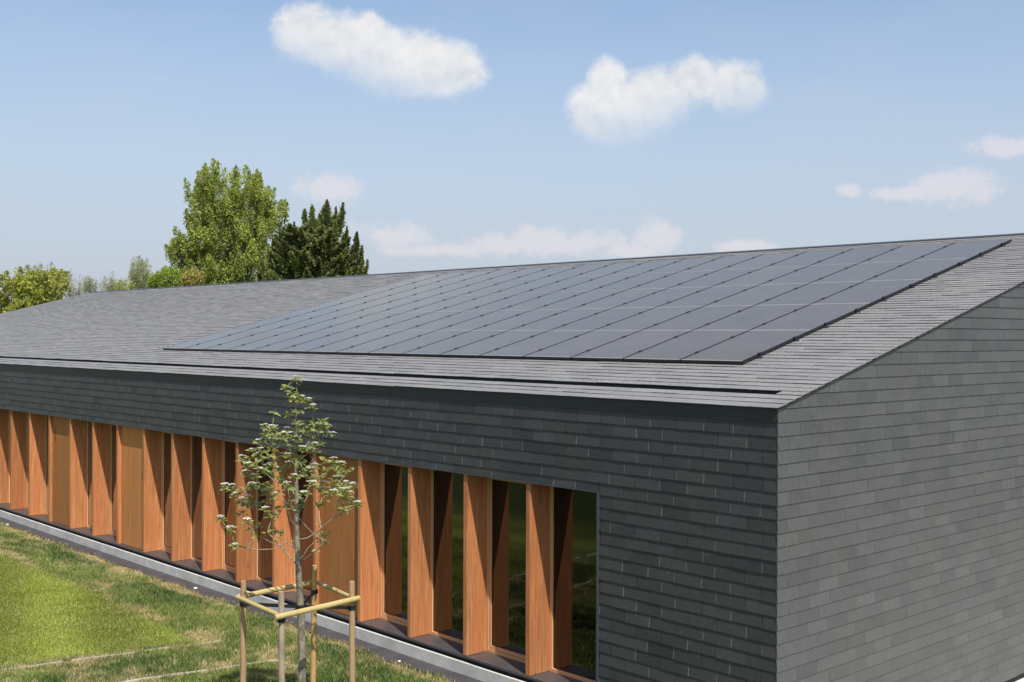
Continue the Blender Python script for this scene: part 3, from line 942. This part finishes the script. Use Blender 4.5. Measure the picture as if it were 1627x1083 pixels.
def plume_tree(name, label, cat, group, px0, dist, poly, nplume, leaves_per, leaf, plume_len, plume_w, colour, depth_k, bark, seed, limbs=26, tilt=.25, trunk_r=.28, gap=0.0, lean=.15):
    """crown outline given as (px,py) of the photograph turned to metres at the tree's distance"""
    g = np.random.default_rng(seed)
    base, rt, fw = frame_at(px0, dist)
    s = dist/FPX
    P = [((x-px0)*s, CAM[2] - (y-541.5)*s - base[2]) for x, y in poly]
    us = [q[0] for q in P]; zs = [q[1] for q in P]
    root = empty(name, base); tag(root, label, cat, group)
    U = []; Z = []
    while len(U) < nplume:
        u = g.uniform(min(us), max(us), 400); z = g.uniform(min(zs), max(zs), 400)
        ok = inpoly(u, z, P) & (fbm(u*.5+31, z*.5+7, seed) > gap)
        U.extend(u[ok]); Z.extend(z[ok])
    U = np.array(U[:nplume]); Z = np.array(Z[:nplume])
    cu = (min(us)+max(us))/2; wu = (max(us)-min(us))/2
    dmax = depth_k*wu*np.sqrt(np.clip(1-((U-cu)/wu)**2, .05, 1))
    D = dmax*np.sign(g.uniform(-1, 1, nplume))*np.sqrt(g.random(nplume))
    pos = U[:, None]*rt + D[:, None]*fw + Z[:, None]*np.array([0, 0, 1.0])
    zmin = min(zs)
    # leaves
    N = nplume*leaves_per
    pi = np.repeat(np.arange(nplume), leaves_per)
    ctr = np.array([cu*rt[0], cu*rt[1], 0])
    out = pos - (ctr + np.array([0, 0, 1])*0); out[:, 2] = 0
    axis_ = np.array([0, 0, 1.0]) + lean*out/(wu+1e-6) + g.normal(0, tilt*.4, (nplume, 3))
    axis_ /= np.linalg.norm(axis_, axis=1)[:, None]
    t = g.beta(1.6, 1.3, N)
    pl = plume_len*g.uniform(.7, 1.25, nplume)
    rad = plume_w*(np.sin(np.pi*np.clip(t*.85+.12, 0, 1)))*np.sqrt(g.random(N))
    rv = g.normal(0, 1, (N, 3)); rv /= np.linalg.norm(rv, axis=1)[:, None]
    c = pos[pi] + axis_[pi]*((t-.75)*pl[pi])[:, None] + rv*rad[:, None]
    n = g.normal(0, 1, (N, 3)) + np.array([0, 0, .5]); n /= np.linalg.norm(n, axis=1)[:, None]
    a = np.cross(n, g.normal(0, 1, (N, 3))); a /= np.linalg.norm(a, axis=1)[:, None]
    b = np.cross(n, a); sz = leaf*g.uniform(.6, 1.3, N)[:, None]
    v = np.stack([c-a*sz*.55, c-b*sz*.35, c+a*sz*.55, c+b*sz*.35], 1)
    pc = g.uniform(.75, 1.25, nplume)
    col = np.array(colour)*pc[pi][:, None]*g.uniform(.8, 1.2, N)[:, None]*(1+np.stack([g.normal(0, .06, N), g.normal(0, .02, N), g.normal(0, .1, N)], 1))
    # wood
    mb = MB()
    top = max(zs); fork = min(max(zmin*.9, 1.2), top*.4)
    mb.tube([np.array([0, 0, -.2]), np.array([0, 0, fork*.5]), np.array([.05, 0, fork]), np.array([cu*rt[0]*.5, cu*rt[1]*.5, top*.7])], [trunk_r, trunk_r*.85, trunk_r*.7, trunk_r*.12], 8)
    mb.build('trunk', M[bark], root, smooth=True)
    mb = MB()
    pick = g.choice(nplume, min(limbs, nplume), replace=False)
    for q in pick:
        e = pos[q]; f0 = np.array([0, 0, fork*g.uniform(.6, 1.1)])
        mb.tube(limb_path(f0, e, .12*np.linalg.norm(e-f0)), [trunk_r*.38, trunk_r*.30, trunk_r*.22, trunk_r*.16, trunk_r*.1, trunk_r*.05], 5)
        near = np.argsort(np.linalg.norm(pos - e, axis=1))[1:5]
        for m in near:
            mid = f0 + (e-f0)*.6
            mb.tube(limb_path(mid, pos[m], .05), [trunk_r*.13, trunk_r*.1, trunk_r*.08, trunk_r*.06, trunk_r*.05, trunk_r*.03], 4)
    mb.build('branches', M[bark], root, smooth=True)
    quick_mesh('crown', v, 4, M['leaf'], root, color=col)
    return root

BG = 'trees behind the building'
POPLAR = [(266,402),(274,388),(288,376),(298,368),(301,345),(297,330),(299,312),(306,306),(315,310),(318,294),(326,280),(340,276),(358,277),(370,286),(378,292),(382,284),(397,282),(410,288),(420,296),(428,314),(436,326),(450,333),(459,352),(462,385),(458,470),(430,510),(320,510),(290,470),(280,440),(272,420)]
plume_tree('poplar_tree', 'tall bright green poplar with upswept branches rising above the roof', 'tree', BG, 372, 95, POPLAR, 620, 190, .17, 1.7, .48, (.385, .43, .105), .75, 'bark_pale', 41, limbs=40, trunk_r=.36, gap=.37, lean=.35)
LEFT = [(-60,440),(-30,452),(0,455),(15,446),(30,437),(50,434),(70,437),(88,442),(100,447),(104,456),(101,475),(80,520),(0,545),(-60,540)]
plume_tree('broadleaf_tree', 'broad yellow green leafy tree at the left edge beyond the roof', 'tree', BG, 30, 58, LEFT, 160, 110, .15, .75, .36, (.39, .405, .085), .7, 'bark_dark', 52, limbs=20, lean=.5, trunk_r=.22, gap=.40)
plume_tree('pale_tree', 'pale thinly leaved tree showing above the yellow green leafy tree', 'tree', BG, 66, 100, [(40,436),(50,431),(62,433),(78,431),(92,437),(98,450),(95,500),(45,500)], 70, 150, .11, 1.2, .55, (.40, .40, .20), .7, 'bark_pale', 53, limbs=20, trunk_r=.18)
plume_tree('birch_tree', 'almost bare pale birch, nearest to the leafy tree on the left', 'tree', BG, 117, 120, [(107,455),(110,443),(118,440),(127,444),(129,470),(124,510),(110,510)], 34, 90, .10, 1.4, .55, (.46, .44, .30), .8, 'bark_pale', 54, limbs=26, trunk_r=.14)
plume_tree('birch_tree', 'small thin pale green birch, lowest crown of the birch row', 'tree', BG, 144, 120, [(132,462),(137,452),(146,449),(154,456),(156,480),(150,510),(136,510)], 45, 130, .10, 1.3, .6, (.38, .40, .19), .8, 'bark_pale', 55, limbs=22, trunk_r=.14)
plume_tree('birch_tree', 'thin peaked birch with pale green leaves, left of the rounded one', 'tree', BG, 180, 120, [(160,465),(168,452),(178,440),(186,448),(192,462),(190,510),(165,510)], 70, 140, .10, 1.3, .6, (.38, .39, .19), .8, 'bark_pale', 56, limbs=20, trunk_r=.14)
plume_tree('shrub', 'low yellow green shrub between the two taller birches', 'shrub', BG, 196, 110, [(184,466),(192,456),(202,455),(210,461),(212,490),(184,490)], 40, 120, .11, .8, .5, (.42, .44, .14), .8, 'bark_dark', 57, limbs=8, trunk_r=.10)
plume_tree('birch_tree', 'rounded upright birch with misty pale green leaves', 'tree', BG, 224, 120, [(207,455),(208,435),(213,422),(222,418),(232,420),(239,432),(242,455),(238,510),(212,510)], 150, 150, .10, 1.5, .5, (.37, .39, .18), .8, 'bark_pale', 58, limbs=36, trunk_r=.16)
plume_tree('bush', 'rounded bright green bush just left of the poplar', 'bush', BG, 274, 85, [(235,470),(240,455),(250,443),(262,437),(276,436),(290,441),(300,452),(306,480),(240,490)], 110, 150, .13, .8, .45, (.29, .37, .06), .7, 'bark_dark', 59, limbs=12, trunk_r=.15)
plume_tree('bush', 'golden green bush in front of the foot of the poplar', 'bush', BG, 305, 80, [(288,480),(291,452),(299,440),(309,436),(318,444),(322,480)], 60, 130, .13, .8, .42, (.43, .37, .11), .7, 'bark_dark', 60, limbs=10, trunk_r=.12)

def conifer(px0, dist, spires, seed):
    g = np.random.default_rng(seed)
    base, rt, fw = frame_at(px0, dist); s = dist/FPX
    root = empty('conifer_tree', base); tag(root, 'dark green conifer with many upturned pointed tips beside the poplar', 'tree', BG)
    def W(x, y, d): return (x-px0)*s*rt + d*fw + np.array([0, 0, CAM[2]-(y-541.5)*s-base[2]])
    mb = MB(); H0 = W(px0, 345, 0)[2]
    mb.tube([np.array([0, 0, -.2]), np.array([0, 0, H0*.4]), np.array([0, 0, H0*.9])], [.38, .28, .06], 8); mb.build('trunk', M['bark_dark'], root, smooth=True)
    V = []; Cc = []; br = MB()
    for q_, (x, y, d, rb) in enumerate(spires):
        tip = W(x, y, d)
        body = q_ >= 22
        st = np.array([tip[0]*.25, tip[1]*.25, max(.8, tip[2] - ((.5 + .35*np.linalg.norm(tip[:2])) if body else (2.2 + .5*np.linalg.norm(tip[:2]))))])
        if body: st[:2] = tip[:2]*.05
        ctl = np.array([tip[0]*.95, tip[1]*.95, st[2] + (.1 if body else .30)*(tip[2]-st[2])])
        if body: ctl[:2] = tip[:2]*.6
        L = np.linalg.norm(ctl-st) + np.linalg.norm(tip-ctl)
        pth = [(1-t)**2*st + 2*t*(1-t)*ctl + t*t*tip for t in np.linspace(0, 1, 6)]
        br.tube(pth, [.10, .08, .06, .045, .03, .012], 5)
        n = int(250*L*rb/.5*1.25)
        t = g.beta(1.4, 1.15, n); ph = g.uniform(0, 2*math.pi, n)
        c = (1-t)[:, None]**2*st + (2*t*(1-t))[:, None]*ctl + (t*t)[:, None]*tip
        tang = 2*(1-t)[:, None]*(ctl-st) + 2*t[:, None]*(tip-ctl); tang /= np.linalg.norm(tang, axis=1)[:, None]
        kk = np.floor(t*11 + ph*.35); lump = .55 + .75*((np.sin(kk*12.9898 + x*3.1)*43758.5) % 1.0)
        r = rb*1.2*(1.0 - .90*t**1.5)*lump
        sd = np.cross(tang, [0, 0, 1.0]) + 1e-3; sd /= np.linalg.norm(sd, axis=1)[:, None]; u2 = np.cross(sd, tang)
        rad = sd*np.cos(ph)[:, None] + u2*np.sin(ph)[:, None]
        # whorls: gather along the branch
        dirv = rad*.85 + tang*.55 + np.array([0, 0, .18]); dirv += g.normal(0, .22, (n, 3)); dirv /= np.linalg.norm(dirv, axis=1)[:, None]
        ln = r*g.uniform(.45, 1.25, n)
        b0 = c + rad*(r*g.uniform(0, .55, n))[:, None]
        e = b0 + dirv*ln[:, None]
        wv = np.cross(dirv, g.normal(0, 1, (n, 3))); wv /= np.linalg.norm(wv, axis=1)[:, None]
        wd = g.uniform(.035, .075, n)[:, None]
        m = b0 + dirv*(ln*.55)[:, None]
        V.append(np.stack([b0, m-wv*wd, e, m+wv*wd], 1))
        base_c = np.array([.150, .180, .066])*g.uniform(.65, 1.35)
        Cc.append(base_c*g.uniform(.7, 1.4, n)[:, None]*(1+.5*t[:, None]*np.array([.5, .35, 0])))
    br.build('branches', M['bark_dark'], root, smooth=True)
    quick_mesh('crown', np.concatenate(V), 4, M['needle'], root, color=np.concatenate(Cc))
g = np.random.default_rng(8)
SP = [(482,340,.3,.55),(497,335,-.4,.5),(505,346,.6,.5),(519,326,0,.55),(531,335,.7,.45),(545,331,-.2,.5),(553,369,-.6,.55),(566,376,.2,.5),(570,384,-.5,.5),(574,397,.4,.5),(577,416,-.3,.5),(583,420,.2,.45),(579,430,.8,.5),
      (466,360,.2,.5),(455,372,-.4,.55),(442,372,.5,.55),(434,388,-.2,.55),(424,402,.3,.5),(416,418,-.2,.5),(410,432,.2,.5),(536,360,-.9,.55),(510,365,-1.0,.6)]
for i in range(190):
    yy = g.uniform(368, 500)
    half = np.interp(yy, [340, 400, 440, 500], [36, 72, 90, 92])
    xx = 497 + g.uniform(-1, 1)*half
    dm = math.sqrt(max(0, 1-((xx-498)/half)**2))*3.2
    SP.append((xx, yy, -dm*g.uniform(.3, 1) if g.random() < .7 else dm*g.uniform(0, 1), .58))
conifer(500, 80, SP, 71)

# ------------------------------------------------------------------ SKY, SUN, CAMERA
SUN_DIR = np.array([2.74, -1.0, 4.5]); SUN_DIR /= np.linalg.norm(SUN_DIR)
EL = math.asin(SUN_DIR[2]); AZ = math.atan2(SUN_DIR[0], SUN_DIR[1])     # azimuth from +Y towards +X
world = bpy.data.worlds.new('World'); bpy.context.scene.world = world; world.use_nodes = True
wt = world.node_tree; wt.nodes.clear()
class WN(NT):
    def __init__(self): self.t = wt; self.out = wt.nodes.new('ShaderNodeOutputWorld')
k = WN()
sky = k.n('ShaderNodeTexSky'); sky.sky_type = 'NISHITA'; sky.sun_disc = False
sky.sun_elevation = EL; sky.sun_rotation = AZ; sky.altitude = 50; sky.air_density = 1.0; sky.dust_density = 1.3; sky.ozone_density = 1.2
SKY_STRENGTH = .125
dirv = k.n('ShaderNodeTexCoord').outputs['Generated']
def dot(v): 
    nd = k.n('ShaderNodeVectorMath', operation='DOT_PRODUCT'); k.set(nd.inputs[0], dirv); nd.inputs[1].default_value = tuple(map(float, v)); return nd.outputs['Value']
# clouds live on the sky sphere: tangent coordinates around the compass bearing (-0.737, 0.676)
fwd = np.array([CF[0], CF[1], 0]); fwd /= np.linalg.norm(fwd); rgt = np.array([fwd[1], -fwd[0], 0]); upv = np.array([0, 0, 1.0])
df = k.math('MAXIMUM', dot(fwd), .05)
U = k.math('DIVIDE', dot(rgt), df); Vv = k.math('DIVIDE', dot(upv), df)
cmb = k.n('ShaderNodeCombineXYZ'); k.set(cmb.inputs[0], U); k.set(cmb.inputs[1], Vv)
def wn(scale, detail, rough, dist=0, sc=(1, 1, 1)):
    mp = k.n('ShaderNodeMapping'); mp.inputs['Scale'].default_value = sc; k.set(mp.inputs[0], cmb.outputs[0])
    return k.noise(scale, vec=mp.outputs[0], detail=detail, rough=rough, dist=dist)
n_big = wn(16, 7, .58); n_fine = wn(60, 6, .62, .3)
mpo = k.n('ShaderNodeMapping'); mpo.inputs['Location'].default_value = (.004, .010, 0); k.set(mpo.inputs[0], cmb.outputs[0])
n_off = k.noise(16, vec=mpo.outputs[0], detail=7, rough=.58)
edge_n = k.math('ADD', k.math('MULTIPLY', k.math('SUBTRACT', n_big, .5), .62), k.math('MULTIPLY', k.math('SUBTRACT', n_fine, .5), .60))
def uv_of(px, py): return (px-813.5)/FPX, -(py-533.7)/FPX
def blob(px, py, rx, ry):
    u, v = uv_of(px, py)
    a = k.math('DIVIDE', k.math('SUBTRACT', U, u), rx/FPX); b = k.math('DIVIDE', k.math('SUBTRACT', Vv, v), ry/FPX)
    d = k.math('SQRT', k.math('ADD', k.math('MULTIPLY', a, a), k.math('MULTIPLY', b, b)))
    return k.math('SUBTRACT', 1.0, d)
def cloud(blobs):
    f = None
    for q in blobs:
        b = blob(*q)
        if f is None: f = b
        else:
            nd = k.n('ShaderNodeMath', operation='SMOOTH_MAX'); k.set(nd.inputs[0], f); k.set(nd.inputs[1], b); nd.inputs[2].default_value = .34; f = nd.outputs[0]
    return f
def smooth(x, lo, hi):
    nd = k.n('ShaderNodeMapRange'); nd.interpolation_type = 'SMOOTHSTEP'; k.set(nd.inputs[0], x)
    nd.inputs[1].default_value = lo; nd.inputs[2].default_value = hi; nd.inputs[3].default_value = 0; nd.inputs[4].default_value = 1
    return nd.outputs[0]
c1 = cloud([(482,52,58,52),(535,70,66,56),(588,48,26,34),(600,92,80,58),(665,95,72,50),(715,112,58,48),(655,130,95,30)])
c2 = cloud([(962,128,36,40),(945,175,52,50),(985,195,66,44),(1030,162,66,56),(1062,146,54,46),(1106,124,56,44),(1160,136,60,46),(1188,142,30,32)])
f1 = k.math('ADD', c1, edge_n); f2 = k.math('ADD', c2, edge_n)
a1 = smooth(f1, -.12, .40); a2 = smooth(f2, -.12, .46)
# thin bases: opacity fades downwards
def below(px0, py0, slope, soft):
    u0, v0 = uv_of(px0, py0)
    line = k.math('ADD', v0, k.math('MULTIPLY', k.math('SUBTRACT', U, u0), slope))
    return smooth(k.math('SUBTRACT', Vv, line), -soft/FPX, soft/FPX)
a1 = k.math('MULTIPLY', a1, below(600, 128, -.28, 56)); a2 = k.math('MULTIPLY', a2, below(1060, 186, .22, 62))
big = k.math('MULTIPLY', k.math('MAXIMUM', a1, a2), .97)
# low far clouds
low = cloud([(640,376,80,26),(790,390,70,24),(860,382,80,28),(935,384,80,26),(1000,398,80,18),(1040,378,44,30),(700,398,120,14),(1180,390,70,14),(1520,296,84,34),(1430,305,60,14),(1345,300,30,14),(520,298,62,26),(1590,230,60,18)])
fl = k.math('ADD', low, k.math('MULTIPLY', edge_n, 2.6))
al = k.math('MULTIPLY', smooth(fl, -.10, .70), .66)
veil = k.math('MULTIPLY', smooth(wn(5, 5, .55, .4, (1, 3.2, 1)), .42, .78), .22)
# light inside the clouds: billows brighter, bellies greyer
relief = k.math('MULTIPLY', k.math('SUBTRACT', n_big, n_off), .8)
core = k.math('MULTIPLY', k.math('MAXIMUM', f1, f2), -.05)
lit = k.ramp(k.math('ADD', k.math('ADD', k.math('MULTIPLY', n_fine, .22), k.math('MULTIPLY', n_big, .22)), k.math('ADD', k.math('ADD', relief, core), .335)), [(.36, (.49, .52, .58)), (.50, (.61, .62, .64)), (.62, (.675, .675, .67))])
skyc = k.n('ShaderNodeVectorMath', operation='SCALE'); k.set(skyc.inputs[0], sky.outputs[0]); skyc.inputs[3].default_value = SKY_STRENGTH
hz = k.n('ShaderNodeMapRange'); hz.interpolation_type = 'SMOOTHSTEP'; k.set(hz.inputs[0], dot(upv))
for i_, v_ in zip((1, 2, 3, 4), (-.02, .36, .97, 0.0)): hz.inputs[i_].default_value = v_
c = k.mix(hz.outputs[0], skyc.outputs[0], rgb(.392, .436, .522))
c = k.mix(veil, c, rgb(.44, .475, .555))
c = k.mix(al, c, rgb(.61, .585, .61))
c = k.mix(big, c, lit)
bgn = k.n('ShaderNodeBackground'); k.set(bgn.inputs['Color'], c); bgn.inputs['Strength'].default_value = 1.0
wt.links.new(bgn.outputs[0], k.out.inputs['Surface'])

sun = bpy.data.lights.new('sun', 'SUN'); sun.energy = 4.4; sun.angle = math.radians(.53); sun.color = (1.0, .955, .89)
so = bpy.data.objects.new('sun', sun); C.objects.link(so)
so.rotation_euler = Vector(-SUN_DIR).to_track_quat('-Z', 'Y').to_euler()

cam = bpy.data.cameras.new('camera'); cam.sensor_width = 36; cam.lens = 36*FPX/1627; cam.clip_end = 6000; cam.clip_start = .1
co = bpy.data.objects.new('camera', cam); C.objects.link(co)
m = Matrix((CR, CU, -CF)).transposed().to_4x4(); m.translation = Vector(CAM); co.matrix_world = m
sc = bpy.context.scene; sc.camera = co
sc.view_settings.view_transform = 'Standard'; sc.view_settings.look = 'None'; sc.view_settings.exposure = .38; sc.view_settings.gamma = 1
sc.cycles.use_denoising = True
sc.cycles.max_bounces = 8; sc.cycles.transparent_max_bounces = 12
